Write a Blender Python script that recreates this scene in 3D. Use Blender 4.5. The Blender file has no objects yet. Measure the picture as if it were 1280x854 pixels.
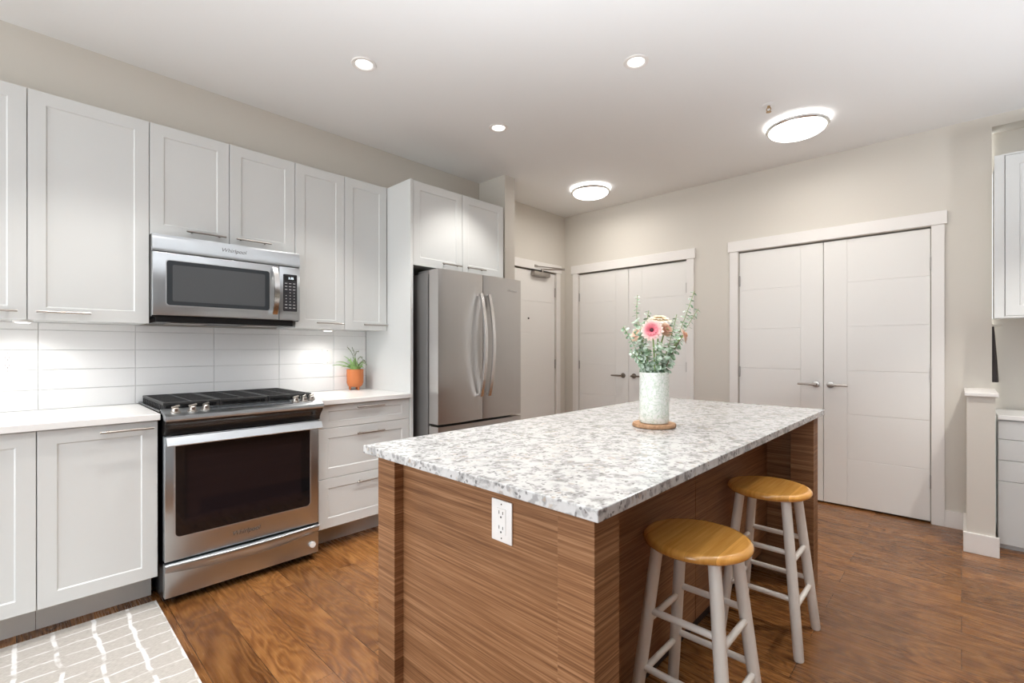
import bpy, bmesh, math, random
from mathutils import Vector, Matrix
PI = math.pi
R = math.radians
S = bpy.context.scene
COL = S.collection
random.seed(7)

# ------------------------------------------------------------------ camera, world, exposure
TH = math.atan((1202 - 640) / 590.0)          # the kitchen wall runs along +X, the closet wall along +Y
cam_data = bpy.data.cameras.new('camera')
cam = bpy.data.objects.new('camera', cam_data)
COL.objects.link(cam)
cam.location = (0, 0, 1.22)
cam.rotation_euler = (PI / 2, 0, TH - PI / 2)
cam_data.sensor_width = 36
cam_data.lens = 590.0 / 1280 * 36
cam_data.shift_y = 9.0 / 1280
cam_data.clip_start = 0.02
S.camera = cam
FW = Vector((math.cos(TH), math.sin(TH), 0))
RT = Vector((math.sin(TH), -math.cos(TH), 0))

SKY_STRENGTH = 5.6
SKY_UP = 0.9
SKY_COL = (0.92, 0.985, 1.06)
GROUND_COL = (0.95, 0.99, 1.02)
SPOT_W = 50.0
FLUSH_W = 7.5
UNDER_W = 9.0
EXPOSURE = 0.0
UPLIGHT_W = 245.0
UPLIGHT_COL = (0.93, 0.985, 1.05)
w = bpy.data.worlds.new('daylight')
S.world = w
w.use_nodes = True
# overcast sky above, brighter lower half added to throw light up at the ceiling
_t = w.node_tree
_g = _t.nodes.new('ShaderNodeNewGeometry'); _s = _t.nodes.new('ShaderNodeSeparateXYZ'); _r = _t.nodes.new('ShaderNodeValToRGB')
_m = _t.nodes.new('ShaderNodeMapRange'); _m.inputs['From Min'].default_value = -1; _m.inputs['From Max'].default_value = 1
_t.links.new(_g.outputs['Incoming'], _s.inputs[0]); _t.links.new(_s.outputs[2], _m.inputs['Value']); _t.links.new(_m.outputs[0], _r.inputs['Fac'])
_e = _r.color_ramp.elements
_e[0].position = 0.46; _e[0].color = (*[c * SKY_UP for c in SKY_COL], 1)
_e[1].position = 0.54; _e[1].color = (*[c for c in GROUND_COL], 1)
_t.links.new(_r.outputs['Color'], _t.nodes['Background'].inputs[0])
_t.nodes['Background'].inputs[1].default_value = SKY_STRENGTH
S.view_settings.view_transform = 'Standard'
S.view_settings.look = 'None'
S.view_settings.gamma = 1
S.view_settings.use_curve_mapping = False
S.view_settings.exposure = EXPOSURE
S.cycles.use_denoising = True
S.cycles.max_bounces = 10
S.cycles.diffuse_bounces = 6
S.cycles.caustics_reflective = False
S.cycles.caustics_refractive = False
S.cycles.sample_clamp_indirect = 6

def portal(name, loc, rot, sx, sy):
    d = bpy.data.lights.new(name, 'AREA')
    d.shape = 'RECTANGLE'; d.size = sx; d.size_y = sy
    d.cycles.is_portal = True
    o = bpy.data.objects.new(name, d); COL.objects.link(o)
    o.location = loc; o.rotation_euler = rot

# unseen upward spots, added to brighten the ceiling and fill the room
def add_uplight(x, y, z, W, ang):
    d = bpy.data.lights.new('added_uplight', 'SPOT'); d.energy = W; d.spot_size = R(ang); d.spot_blend = 0.8; d.shadow_soft_size = 0.12; d.color = UPLIGHT_COL
    o = bpy.data.objects.new('added_uplight', d); COL.objects.link(o); o.location = (x, y, z)
    o.rotation_euler = (PI, 0, 0)
add_uplight(0.3, 0.3, 0.9, UPLIGHT_W, 124)
add_uplight(2.6, -1.2, 0.7, UPLIGHT_W * 0.68, 125)

# ------------------------------------------------------------------ materials
MATS = {}
def mat(name, col, rough=0.5, metal=0.0, **kw):
    m = bpy.data.materials.new(name); m.use_nodes = True
    b = m.node_tree.nodes['Principled BSDF']
    b.inputs['Base Color'].default_value = (*col, 1)
    b.inputs['Roughness'].default_value = rough
    b.inputs['Metallic'].default_value = metal
    for k, v in kw.items():
        b.inputs[k].default_value = v
    MATS[name] = m
    return m
class NT:
    """small helper for wiring procedural nodes"""
    def __init__(s, m):
        s.t = m.node_tree; s.b = s.t.nodes['Principled BSDF']
    def n(s, typ, **kw):
        x = s.t.nodes.new(typ)
        for k, v in kw.items():
            if isinstance(k, str) and k.startswith('i_'):
                key = k[2:].replace('_', ' ')
                x.inputs[key].default_value = v
            else:
                setattr(x, k, v)
        return x
    def l(s, a, b): s.t.links.new(a, b)
    def pos(s, scale=(1, 1, 1), rot=(0, 0, 0), loc=(0, 0, 0), obj=False):
        if obj:
            g = s.n('ShaderNodeTexCoord').outputs['Object']
        else:
            g = s.n('ShaderNodeNewGeometry').outputs['Position']
        mp = s.n('ShaderNodeMapping')
        mp.inputs['Scale'].default_value = scale
        mp.inputs['Rotation'].default_value = rot
        mp.inputs['Location'].default_value = loc
        s.l(g, mp.inputs['Vector'])
        return mp.outputs['Vector']
    def noise(s, vec, scale, detail=3, rough=0.5, dist=0.0):
        x = s.n('ShaderNodeTexNoise')
        x.inputs['Scale'].default_value = scale; x.inputs['Detail'].default_value = detail
        x.inputs['Roughness'].default_value = rough; x.inputs['Distortion'].default_value = dist
        s.l(vec, x.inputs['Vector'])
        return x.outputs['Fac']
    def ramp(s, fac, stops, interp='LINEAR'):
        r = s.n('ShaderNodeValToRGB'); e = r.color_ramp.elements; r.color_ramp.interpolation = interp
        while len(e) < len(stops): e.new(0.5)
        for i, (p, c) in enumerate(stops):
            e[i].position = p
            e[i].color = (c, c, c, 1) if isinstance(c, (int, float)) else (*c, 1)
        s.l(fac, r.inputs['Fac'])
        return r.outputs['Color']
    def mix(s, fac, a, b, mode='MIX'):
        x = s.n('ShaderNodeMix', data_type='RGBA', blend_type=mode)
        for sock, v in ((x.inputs['Factor'], fac), (x.inputs[6], a), (x.inputs[7], b)):
            if isinstance(v, (int, float)): sock.default_value = v
            elif isinstance(v, tuple): sock.default_value = (*v, 1)
            else: s.l(v, sock)
        return x.outputs[2]
    def math(s, op, a, b=None):
        x = s.n('ShaderNodeMath', operation=op)
        for i, v in enumerate((a, b)):
            if v is None: continue
            if isinstance(v, (int, float)): x.inputs[i].default_value = v
            else: s.l(v, x.inputs[i])
        return x.outputs[0]
    def bump(s, h, strength=0.1, dist=0.01):
        x = s.n('ShaderNodeBump'); x.inputs['Strength'].default_value = strength
        x.inputs['Distance'].default_value = dist
        s.l(h, x.inputs['Height']); s.l(x.outputs['Normal'], s.b.inputs['Normal'])

def painted(name, col, rough, bump=0.03, scale=260):
    m = mat(name, col, rough); t = NT(m)
    t.bump(t.noise(t.pos(), scale, 2), bump, 0.002)
    return m
painted('ceiling_paint', (0.83, 0.835, 0.83), 0.7)
painted('wall_paint', (0.645, 0.61, 0.55), 0.6)
painted('trim_paint', (0.80, 0.775, 0.745), 0.38, 0.015)
painted('door_paint', (0.80, 0.785, 0.755), 0.36, 0.015)
painted('cabinet_white', (0.635, 0.645, 0.635), 0.33, 0.01)
painted('worktop_white', (0.82, 0.815, 0.80), 0.22, 0.005)
painted('toe_grey', (0.60, 0.575, 0.54), 0.4, 0.02)
mat('tile_white', (0.86, 0.86, 0.855), 0.12)
mat('grout', (0.68, 0.68, 0.67), 0.7)
mat('plastic_white', (0.82, 0.81, 0.79), 0.3)
mat('slot_dark', (0.05, 0.045, 0.04), 0.6)
mat('black_enamel', (0.012, 0.012, 0.013), 0.25)
mat('cast_iron', (0.022, 0.022, 0.023), 0.45)
mat('oven_glass', (0.008, 0.007, 0.008), 0.05)
mat('oven_screen', (0.014, 0.009, 0.010), 0.06)
mat('microwave_glass', (0.035, 0.04, 0.045), 0.12)
mat('microwave_screen', (0.075, 0.08, 0.085), 0.16)
mat('keypad_black', (0.03, 0.03, 0.034), 0.25)
mat('fridge_side', (0.20, 0.195, 0.19), 0.45, 0.3)
mat('nickel', (0.42, 0.39, 0.36), 0.3, 1.0)
mat('dark_nickel', (0.26, 0.225, 0.19), 0.32, 1.0)
mat('chrome', (0.78, 0.78, 0.78), 0.12, 1.0)
mat('rim_metal', (0.55, 0.56, 0.57), 0.4, 0.8)
mat('steel_handle', (0.72, 0.71, 0.70), 0.2, 1.0)
mat('key_print', (0.42, 0.42, 0.43), 0.5)
mat('badge_chrome', (0.16, 0.155, 0.15), 0.35, 0.6)
mat('apron_dark', (0.05, 0.045, 0.042), 0.16, 0.6)
mat('terracotta', (0.50, 0.155, 0.045), 0.6)
mat('soil', (0.05, 0.03, 0.02), 0.9)
mat('leaf_green', (0.20, 0.34, 0.10), 0.5)
mat('leaf_dark', (0.13, 0.16, 0.08), 0.5)
mat('stem_green', (0.25, 0.36, 0.12), 0.5)
mat('stem_brown', (0.16, 0.10, 0.06), 0.6)
mat('flower_dark', (0.06, 0.01, 0.015), 0.7)
mat('cloth_dark', (0.055, 0.045, 0.045), 0.9)
mat('peg_pale', (0.85, 0.80, 0.72), 0.4)
mat('brass', (0.45, 0.30, 0.16), 0.35, 0.9)
mat('stool_paint', (0.78, 0.74, 0.68), 0.4)
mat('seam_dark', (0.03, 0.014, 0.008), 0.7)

def emitter(name, col, strength):
    m = mat(name, (0.9, 0.9, 0.9), 0.4)
    b = m.node_tree.nodes['Principled BSDF']
    b.inputs['Emission Color'].default_value = (*col, 1)
    b.inputs['Emission Strength'].default_value = strength
emitter('lamp_lens', (1, 0.97, 0.93), 3.0)
emitter('glass_dome', (1, 0.97, 0.93), 5.0)
emitter('display_glow', (0.75, 0.9, 1.0), 2.0)
emitter('puck_lens', (1, 0.97, 0.93), 5.0)

def m_floor():
    m = mat('floor_wood', (0.2, 0.1, 0.05), 0.26); t = NT(m)
    v = t.pos(rot=(0, 0, PI / 2))                       # planks run along world Y
    br = t.n('ShaderNodeTexBrick', offset=0.37, squash=1.0)
    br.inputs['Color1'].default_value = (0, 0, 0, 1); br.inputs['Color2'].default_value = (1, 1, 1, 1)
    br.inputs['Mortar'].default_value = (0.5, 0.5, 0.5, 1)
    br.inputs['Scale'].default_value = 1.0; br.inputs['Brick Width'].default_value = 1.25
    br.inputs['Row Height'].default_value = 0.165; br.inputs['Mortar Size'].default_value = 0.0011
    br.inputs['Mortar Smooth'].default_value = 0.1
    t.l(v, br.inputs['Vector'])
    # every plank shifts its own grain
    sh = t.n('ShaderNodeVectorMath', operation='MULTIPLY_ADD')
    t.l(br.outputs['Color'], sh.inputs[0]); sh.inputs[1].default_value = (3.1, 7.7, 5.3)
    t.l(t.pos(), sh.inputs[2])
    mp = t.n('ShaderNodeMapping'); mp.inputs['Scale'].default_value = (6.0, 1.5, 1)
    t.l(sh.outputs[0], mp.inputs['Vector'])
    rings = t.noise(mp.outputs['Vector'], 1.0, 2, 0.45, 0.9)
    saw = t.math('FRACT', t.math('MULTIPLY', rings, 13.0))
    tri = t.math('ABSOLUTE', t.math('SUBTRACT', saw, 0.5))
    mp2 = t.n('ShaderNodeMapping'); mp2.inputs['Scale'].default_value = (120, 5, 1)
    t.l(sh.outputs[0], mp2.inputs['Vector'])
    fine = t.noise(mp2.outputs['Vector'], 1.0, 4, 0.6)
    big = t.noise(mp.outputs['Vector'], 0.55, 3, 0.6, 0.3)
    f = t.math('ADD', t.math('MULTIPLY', tri, 0.75), t.math('ADD', t.math('MULTIPLY', fine, 0.32), t.math('MULTIPLY', big, 0.55)))
    base = t.ramp(f, [(0.30, (0.095, 0.032, 0.009)), (0.62, (0.225, 0.092, 0.027)), (0.95, (0.36, 0.165, 0.053))])
    tone = t.ramp(br.outputs['Color'], [(0, 0.72), (1, 1.12)])
    c = t.mix(1.0, base, tone, 'MULTIPLY')
    c = t.mix(br.outputs['Fac'], c, (0.03, 0.013, 0.006))
    t.l(c, t.b.inputs['Base Color'])
    t.l(t.ramp(fine, [(0.3, 0.20), (0.7, 0.34)]), t.b.inputs['Roughness'])
    t.bump(t.math('ADD', t.math('MULTIPLY', fine, 0.5), t.math('MULTIPLY', rings, 2.0)), 0.22, 0.006)
m_floor()

def m_veneer():
    m = mat('veneer', (0.3, 0.16, 0.09), 0.5, 0.0, **{'Specular IOR Level': 0.25}); t = NT(m)
    a = t.noise(t.pos((4.0, 4.0, 300)), 1.0, 3, 0.65, 0.1)
    b = t.noise(t.pos((1.2, 1.2, 90)), 1.0, 2, 0.5, 0.1)
    f = t.math('ADD', t.math('MULTIPLY', a, 0.65), t.math('MULTIPLY', b, 0.35))
    t.l(t.ramp(f, [(0.32, (0.102, 0.041, 0.0155)), (0.5, (0.232, 0.109, 0.047)), (0.68, (0.39, 0.213, 0.109))]), t.b.inputs['Base Color'])
    t.bump(a, 0.06, 0.002)
m_veneer()

def m_quartz():
    m = mat('quartz', (0.8, 0.8, 0.78), 0.16); t = NT(m)
    p = t.pos()
    patch = t.noise(p, 22, 6, 0.68, 0.5)
    c = t.ramp(patch, [(0.34, (0.25, 0.25, 0.245)), (0.44, (0.40, 0.40, 0.397)), (0.50, (0.53, 0.532, 0.528)), (0.75, (0.585, 0.588, 0.585))])
    v1 = t.n('ShaderNodeTexVoronoi', feature='F1'); v1.inputs['Scale'].default_value = 46; v1.inputs['Randomness'].default_value = 1
    wob = t.n('ShaderNodeTexNoise'); wob.inputs['Scale'].default_value = 45; t.l(p, wob.inputs['Vector'])
    ad = t.n('ShaderNodeVectorMath', operation='MULTIPLY_ADD'); t.l(wob.outputs['Color'], ad.inputs[0]); ad.inputs[1].default_value = (0.02, 0.02, 0.02); t.l(p, ad.inputs[2])
    t.l(ad.outputs[0], v1.inputs['Vector'])
    sep = t.n('ShaderNodeSeparateColor'); t.l(v1.outputs['Color'], sep.inputs[0])
    chip = t.math('MULTIPLY', t.ramp(sep.outputs[0], [(0.56, 0.0), (0.62, 1.0)]), t.ramp(v1.outputs['Distance'], [(0.32, 1.0), (0.5, 0.0)]))
    c = t.mix(t.math('MULTIPLY', chip, 0.7), c, (0.24, 0.235, 0.235))
    v2 = t.n('ShaderNodeTexVoronoi', feature='F1'); v2.inputs['Scale'].default_value = 95; t.l(ad.outputs[0], v2.inputs['Vector'])
    sep2 = t.n('ShaderNodeSeparateColor'); t.l(v2.outputs['Color'], sep2.inputs[0])
    chip2 = t.math('MULTIPLY', t.ramp(sep2.outputs[1], [(0.76, 0.0), (0.8, 1.0)]), t.ramp(v2.outputs['Distance'], [(0.3, 1.0), (0.48, 0.0)]))
    clus = t.ramp(t.noise(p, 9, 2), [(0.45, 0.0), (0.6, 1.0)])
    c = t.mix(t.math('MULTIPLY', chip2, 0.8), c, (0.13, 0.125, 0.125))
    br = t.math('MULTIPLY', t.ramp(sep2.outputs[2], [(0.9, 0.0), (0.93, 1.0)]), clus)
    c = t.mix(t.math('MULTIPLY', br, 0.5), c, (0.45, 0.36, 0.27))
    t.l(c, t.b.inputs['Base Color'])
m_quartz()

def m_steel(name, col, rough, stretch):
    m = mat(name, col, rough, 1.0); t = NT(m)
    f = t.noise(t.pos(stretch), 1.0, 3, 0.6)
    t.l(t.ramp(f, [(0.3, rough - 0.015), (0.7, rough + 0.015)]), t.b.inputs['Roughness'])
    t.l(t.ramp(f, [(0.25, tuple(c * 0.985 for c in col)), (0.75, tuple(c * 1.015 for c in col))]), t.b.inputs['Base Color'])
    tg = t.n('ShaderNodeTangent', direction_type='RADIAL', axis='Z'); t.l(tg.outputs[0], t.b.inputs['Tangent'])
    t.b.inputs['Anisotropic'].default_value = 0.75
m_steel('steel', (0.54, 0.565, 0.585), 0.30, (3, 3, 700))            # brushed along the length
m_steel('steel_upright', (0.60, 0.575, 0.55), 0.34, (160, 160, 1.5))  # brushed upright

def m_seat():
    m = mat('seat_wood', (0.5, 0.27, 0.09), 0.25); t = NT(m)
    g = t.noise(t.pos((3, 60, 10), obj=True), 1.0, 3, 0.6, 0.3)
    c = t.ramp(g, [(0.3, (0.66, 0.30, 0.055)), (0.7, (0.86, 0.45, 0.11))])
    wv = t.n('ShaderNodeTexBrick', offset=0.0); wv.inputs['Scale'].default_value = 1
    wv.inputs['Color1'].default_value = (0.86, 0.86, 0.86, 1); wv.inputs['Color2'].default_value = (1.12, 1.1, 1.08, 1); wv.inputs['Mortar'].default_value = (0.7, 0.66, 0.6, 1)
    wv.inputs['Brick Width'].default_value = 4.0; wv.inputs['Row Height'].default_value = 0.075; wv.inputs['Mortar Size'].default_value = 0.0006
    t.l(t.pos(loc=(2, 0.03, 0), obj=True), wv.inputs['Vector'])
    t.l(t.mix(1.0, c, wv.outputs['Color'], 'MULTIPLY'), t.b.inputs['Base Color'])
    t.b.inputs['Coat Weight'].default_value = 0.5; t.b.inputs['Coat Roughness'].default_value = 0.12
m_seat()

def m_coaster():
    m = mat('coaster_wood', (0.4, 0.22, 0.12), 0.6); t = NT(m)
    g = t.noise(t.pos((14, 90, 60), obj=True), 1.0, 3)
    t.l(t.ramp(g, [(0.3, (0.26, 0.13, 0.06)), (0.7, (0.50, 0.30, 0.17))]), t.b.inputs['Base Color'])
m_coaster()

def m_vase():
    m = mat('vase_glass', (0.8, 0.86, 0.8), 0.28); t = NT(m)
    p = t.pos(obj=True)
    v = t.n('ShaderNodeTexVoronoi', feature='F1'); v.inputs['Scale'].default_value = 55
    wob = t.n('ShaderNodeTexNoise'); wob.inputs['Scale'].default_value = 30; t.l(p, wob.inputs['Vector'])
    ad = t.n('ShaderNodeVectorMath', operation='MULTIPLY_ADD'); t.l(wob.outputs['Color'], ad.inputs[0]); ad.inputs[1].default_value = (0.05, 0.05, 0.05); t.l(p, ad.inputs[2])
    t.l(ad.outputs[0], v.inputs['Vector'])
    f = t.noise(ad.outputs[0], 60, 3, 0.6)
    c = t.ramp(t.math('ADD', t.math('MULTIPLY', v.outputs['Distance'], 0.5), t.math('MULTIPLY', f, 0.5)),
               [(0.28, (0.92, 0.93, 0.89)), (0.43, (0.86, 0.89, 0.83)), (0.50, (0.60, 0.68, 0.57)), (0.56, (0.86, 0.89, 0.83)), (0.75, (0.93, 0.94, 0.91))])
    t.l(c, t.b.inputs['Base Color'])
    t.b.inputs['Transmission Weight'].default_value = 0.12
    t.b.inputs['Subsurface Weight'].default_value = 0.0
    t.bump(f, 0.4, 0.01)
m_vase()

def m_euc():
    m = mat('eucalyptus', (0.3, 0.4, 0.33), 0.6); t = NT(m)
    g = t.noise(t.pos(), 55, 1)
    t.l(t.ramp(g, [(0.33, (0.12, 0.21, 0.10)), (0.5, (0.33, 0.44, 0.32)), (0.62, (0.66, 0.74, 0.66))]), t.b.inputs['Base Color'])
m_euc()

def m_petal(name, inner, mid, outer, rad):
    m = mat(name, outer, 0.6); t = NT(m)
    tc = t.n('ShaderNodeTexCoord').outputs['Object']
    ln = t.n('ShaderNodeVectorMath', operation='LENGTH'); t.l(tc, ln.inputs[0])
    d = t.math('DIVIDE', ln.outputs['Value'], rad)
    t.l(t.ramp(d, [(0.2, inner), (0.5, mid), (0.75, outer)]), t.b.inputs['Base Color'])
m_petal('petal_pink', (0.68, 0.07, 0.13), (0.80, 0.28, 0.32), (0.90, 0.72, 0.64), 0.05)
m_petal('petal_cream', (0.62, 0.45, 0.25), (0.86, 0.72, 0.50), (0.92, 0.82, 0.64), 0.05)
m_petal('petal_peach', (0.80, 0.35, 0.28), (0.90, 0.66, 0.50), (0.92, 0.80, 0.66), 0.05)

def m_rug():
    m = mat('rug_weave', (0.6, 0.57, 0.52), 0.95); t = NT(m)
    p = t.pos()
    wob = t.n('ShaderNodeTexNoise'); wob.inputs['Scale'].default_value = 5; wob.inputs['Detail'].default_value = 3; t.l(p, wob.inputs['Vector'])
    ad = t.n('ShaderNodeVectorMath', operation='MULTIPLY_ADD'); t.l(wob.outputs['Color'], ad.inputs[0]); ad.inputs[1].default_value = (0.05, 0.05, 0); t.l(p, ad.inputs[2])
    sx = t.n('ShaderNodeSeparateXYZ'); t.l(ad.outputs[0], sx.inputs[0])
    def lines(c, period, width, off):
        f = t.math('FRACT', t.math('ADD', t.math('DIVIDE', c, period), off))
        dd = t.math('ABSOLUTE', t.math('SUBTRACT', f, 0.5))
        return t.ramp(dd, [(width * 0.55, 1.0), (width, 0.0)])
    gx = lines(sx.outputs[0], 0.118, 0.075, 0.33)
    gy = lines(sx.outputs[1], 0.088, 0.06, 0.2)
    brk = t.ramp(t.noise(p, 14, 3), [(0.36, 0.0), (0.5, 1.0)])
    line = t.math('MULTIPLY', t.math('MAXIMUM', gx, t.math('MULTIPLY', gy, 0.8)), brk)
    weave = t.noise(t.pos((60, 420, 1)), 1.0, 2)
    base = t.ramp(weave, [(0.3, (0.37, 0.34, 0.305)), (0.7, (0.54, 0.51, 0.47))])
    t.l(t.mix(line, base, (0.76, 0.755, 0.745)), t.b.inputs['Base Color'])
    t.bump(weave, 0.35, 0.004)
m_rug()

# ------------------------------------------------------------------ mesh helpers
def box(bm, x0, x1, y0, y1, z0, z1, bev=0.0, seg=2):
    vs = [bm.verts.new((x, y, z)) for x in (x0, x1) for y in (y0, y1) for z in (z0, z1)]
    q = [(0, 1, 3, 2), (4, 6, 7, 5), (0, 4, 5, 1), (2, 3, 7, 6), (0, 2, 6, 4), (1, 5, 7, 3)]
    fs = [bm.faces.new([vs[i] for i in f]) for f in q]
    if bev > 0:
        es = list({e for f in fs for e in f.edges})
        bmesh.ops.bevel(bm, geom=es, offset=bev, segments=seg, affect='EDGES', profile=0.5)
    return fs
def prism(bm, pts, axis, a, b):
    """extrude a closed 2-D outline along an axis: 'x' -> pts are (y,z); 'y' -> (x,z); 'z' -> (x,y)"""
    def P(p, t):
        return {'x': (t, p[0], p[1]), 'y': (p[0], t, p[1]), 'z': (p[0], p[1], t)}[axis]
    A = [bm.verts.new(P(p, a)) for p in pts]; B = [bm.verts.new(P(p, b)) for p in pts]
    n = len(pts)
    for i in range(n):
        bm.faces.new((A[i], A[(i + 1) % n], B[(i + 1) % n], B[i]))
    bm.faces.new(A); bm.faces.new(list(reversed(B)))
def rrect(x0, x1, z0, z1, r, n=6, corners=(1, 1, 1, 1)):
    out = []
    for (cx, cz, a0, on) in ((x1 - r, z1 - r, 0, corners[0]), (x0 + r, z1 - r, 90, corners[1]), (x0 + r, z0 + r, 180, corners[2]), (x1 - r, z0 + r, 270, corners[3])):
        if not on:
            sx = 1 if a0 in (0, 270) else -1; sz = 1 if a0 in (0, 90) else -1
            out.append((cx + sx * r, cz + sz * r)); continue
        for k in range(n + 1):
            a = R(a0 + 90 * k / n); out.append((cx + r * math.cos(a), cz + r * math.sin(a)))
    return out
def lathe(bm, prof, c=(0, 0, 0), n=40, cap0=True, cap1=True, M=None):
    rings = []
    for (r, z) in prof:
        ring = []
        for k in range(n):
            a = 2 * PI * k / n
            v = Vector((r * math.cos(a), r * math.sin(a), z))
            if M is not None: v = M @ v
            ring.append(bm.verts.new(v + Vector(c)))
        rings.append(ring)
    for i in range(len(rings) - 1):
        for k in range(n):
            bm.faces.new((rings[i][k], rings[i][(k + 1) % n], rings[i + 1][(k + 1) % n], rings[i + 1][k]))
    if cap0: bm.faces.new(list(reversed(rings[0])))
    if cap1: bm.faces.new(rings[-1])
def tube(bm, pts, rad, n=10, flat=None):
    """round bar through points; rad a number or one per point; flat=(a,b) gives an elliptical section"""
    pts = [Vector(p) for p in pts]
    rs = rad if isinstance(rad, (list, tuple)) else [rad] * len(pts)
    rings = []; up0 = None
    for i, p in enumerate(pts):
        if i == 0: t = pts[1] - p
        elif i == len(pts) - 1: t = p - pts[i - 1]
        else: t = pts[i + 1] - pts[i - 1]
        t.normalize()
        if up0 is None:
            up0 = Vector((0, 0, 1)) if abs(t.z) < 0.9 else Vector((1, 0, 0))
        s = t.cross(up0).normalized(); u = s.cross(t).normalized(); up0 = u
        fa, fb = flat if flat else (1, 1)
        rings.append([bm.verts.new(p + (s * math.cos(2 * PI * k / n) * fa + u * math.sin(2 * PI * k / n) * fb) * rs[i]) for k in range(n)])
    for i in range(len(rings) - 1):
        for k in range(n):
            bm.faces.new((rings[i][k], rings[i][(k + 1) % n], rings[i + 1][(k + 1) % n], rings[i + 1][k]))
    bm.faces.new(list(reversed(rings[0]))); bm.faces.new(rings[-1])
def ribbon(bm, pts, hw, ht, side):
    """flat bar of half width hw (along side) and half thickness ht through points"""
    pts = [Vector(p) for p in pts]; side = Vector(side).normalized(); rings = []
    for i, p in enumerate(pts):
        t = (pts[min(i + 1, len(pts) - 1)] - pts[max(i - 1, 0)]).normalized()
        nrm = t.cross(side).normalized()
        rings.append([bm.verts.new(p + side * a * hw + nrm * b * ht) for a, b in ((-1, -1), (1, -1), (1, 1), (-1, 1))])
    for i in range(len(rings) - 1):
        for k in range(4):
            bm.faces.new((rings[i][k], rings[i][(k + 1) % 4], rings[i + 1][(k + 1) % 4], rings[i + 1][k]))
    bm.faces.new(list(reversed(rings[0]))); bm.faces.new(rings[-1])
def new(): return bmesh.new()

ORG = {}
def link(name, bm, m, parent=None, smooth=None, loc=None):
    """one mesh object; verts are given in world coordinates; children take the origin of their thing"""
    me = bpy.data.meshes.new(name)
    o = bpy.data.objects.new(name, me); COL.objects.link(o)
    if parent is not None:
        org = ORG[parent]; o.parent = parent
    else:
        org = Vector(loc) if loc is not None else Vector((0, 0, 0))
        o.location = org
    ORG[o] = org
    bmesh.ops.recalc_face_normals(bm, faces=bm.faces)
    bmesh.ops.translate(bm, verts=bm.verts, vec=-org)
    bm.to_mesh(me); bm.free()
    me.materials.append(MATS[m])
    if smooth:
        for p in me.polygons: p.use_smooth = True
        me.set_sharp_from_angle(angle=R(smooth))
    return o
def tag(o, label, cat, group=None, kind=None):
    o['label'] = label; o['category'] = cat
    if group: o['group'] = group
    if kind: o['kind'] = kind
    return o
def thing(name, loc, label, cat, group=None, kind=None):
    o = bpy.data.objects.new(name, None); COL.objects.link(o); o.location = loc
    o.empty_display_size = 0.05
    ORG[o] = Vector(loc)
    return tag(o, label, cat, group, kind)
def bx(*a, **k):
    bm = new(); box(bm, *a, **k); return bm
def struct(name, bm, m, label, cat, smooth=None):
    return tag(link(name, bm, m, None, smooth), label, cat, None, 'structure')
def lettering(name, body, size, M, m, parent, shear=0.0, depth=0.0006):
    cu = bpy.data.curves.new(name, 'FONT'); cu.body = body; cu.size = size; cu.extrude = depth; cu.shear = shear
    cu.align_x = 'CENTER'; cu.align_y = 'CENTER'
    tmp = bpy.data.objects.new(name + '_source', cu); COL.objects.link(tmp)
    bpy.context.view_layer.update()
    me = bpy.data.meshes.new_from_object(tmp.evaluated_get(bpy.context.evaluated_depsgraph_get()))
    bpy.data.objects.remove(tmp); bpy.data.curves.remove(cu)
    me.transform(Matrix.Translation(-ORG[parent]) @ M)
    o = bpy.data.objects.new(name, me); COL.objects.link(o); o.parent = parent; ORG[o] = ORG[parent]
    me.materials.clear(); me.materials.append(MATS[m])
    return o
FACE_NY = Matrix.Rotation(PI / 2, 4, 'X')            # text lying in XY turned to face -Y

# ------------------------------------------------------------------ room shell
WL = 3.34; WR = 4.40; CZ = 2.745
X0 = -2.8; Y0 = -6.5; XA = 4.55
struct('floor', bx(X0, XA + 0.1, Y0, WL + 0.1, -0.08, 0), 'floor_wood', 'glossy brown wood plank floor with swirling grain', 'floor')
struct('ceiling', bx(X0, XA + 0.1, Y0, WL + 0.1, CZ, CZ + 0.1), 'ceiling_paint', 'plain off white flat ceiling with recessed lamps', 'ceiling')
bm = new()
box(bm, X0, 3.29, WL, WL + 0.1, 0, CZ); box(bm, 4.22, WR + 0.12, WL, WL + 0.1, 0, CZ); box(bm, 3.29, 4.22, WL, WL + 0.1, 2.078, CZ)
box(bm, 3.29, 4.22, WL + 0.06, WL + 0.1, 0, 2.078)
struct('wall_left', bm, 'wall_paint', 'beige wall behind the kitchen cabinets and entry door', 'wall')
struct('wall_upper', bx(X0, 2.95, 3.227, WL, 2.392, CZ), 'wall_paint', 'beige boxed wall above the white upper cabinets', 'wall')
struct('wall_column', bx(2.95, 3.075, 2.895, WL, 0, CZ), 'wall_paint', 'narrow beige wall end standing beside the refrigerator', 'wall')
OPEN = [(0.155, 1.425), (1.892, 3.143)]
bm = new()
box(bm, WR, WR + 0.12, -0.144, 0.155, 0, CZ)
box(bm, WR, WR + 0.12, 1.425, 1.892, 0, CZ)
box(bm, WR, WR + 0.12, 3.143, WL + 0.1, 0, CZ)
for a, b in OPEN:
    box(bm, WR, WR + 0.12, a, b, 2.072, CZ)
    box(bm, WR + 0.08, WR + 0.12, a, b, 0, 2.072)
struct('wall_right', bm, 'wall_paint', 'beige wall holding the two pairs of closet doors', 'wall')
bm = new(); box(bm, XA, XA + 0.1, Y0, -0.144, 0, CZ)
struct('wall_alcove', bm, 'wall_paint', 'beige alcove wall above the desk at the far right', 'wall')
struct('ceiling_alcove', bx(WR, XA, -1.2, -0.144, 2.67, CZ), 'wall_paint', 'lowered beige ceiling of the desk alcove', 'ceiling')
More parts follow.
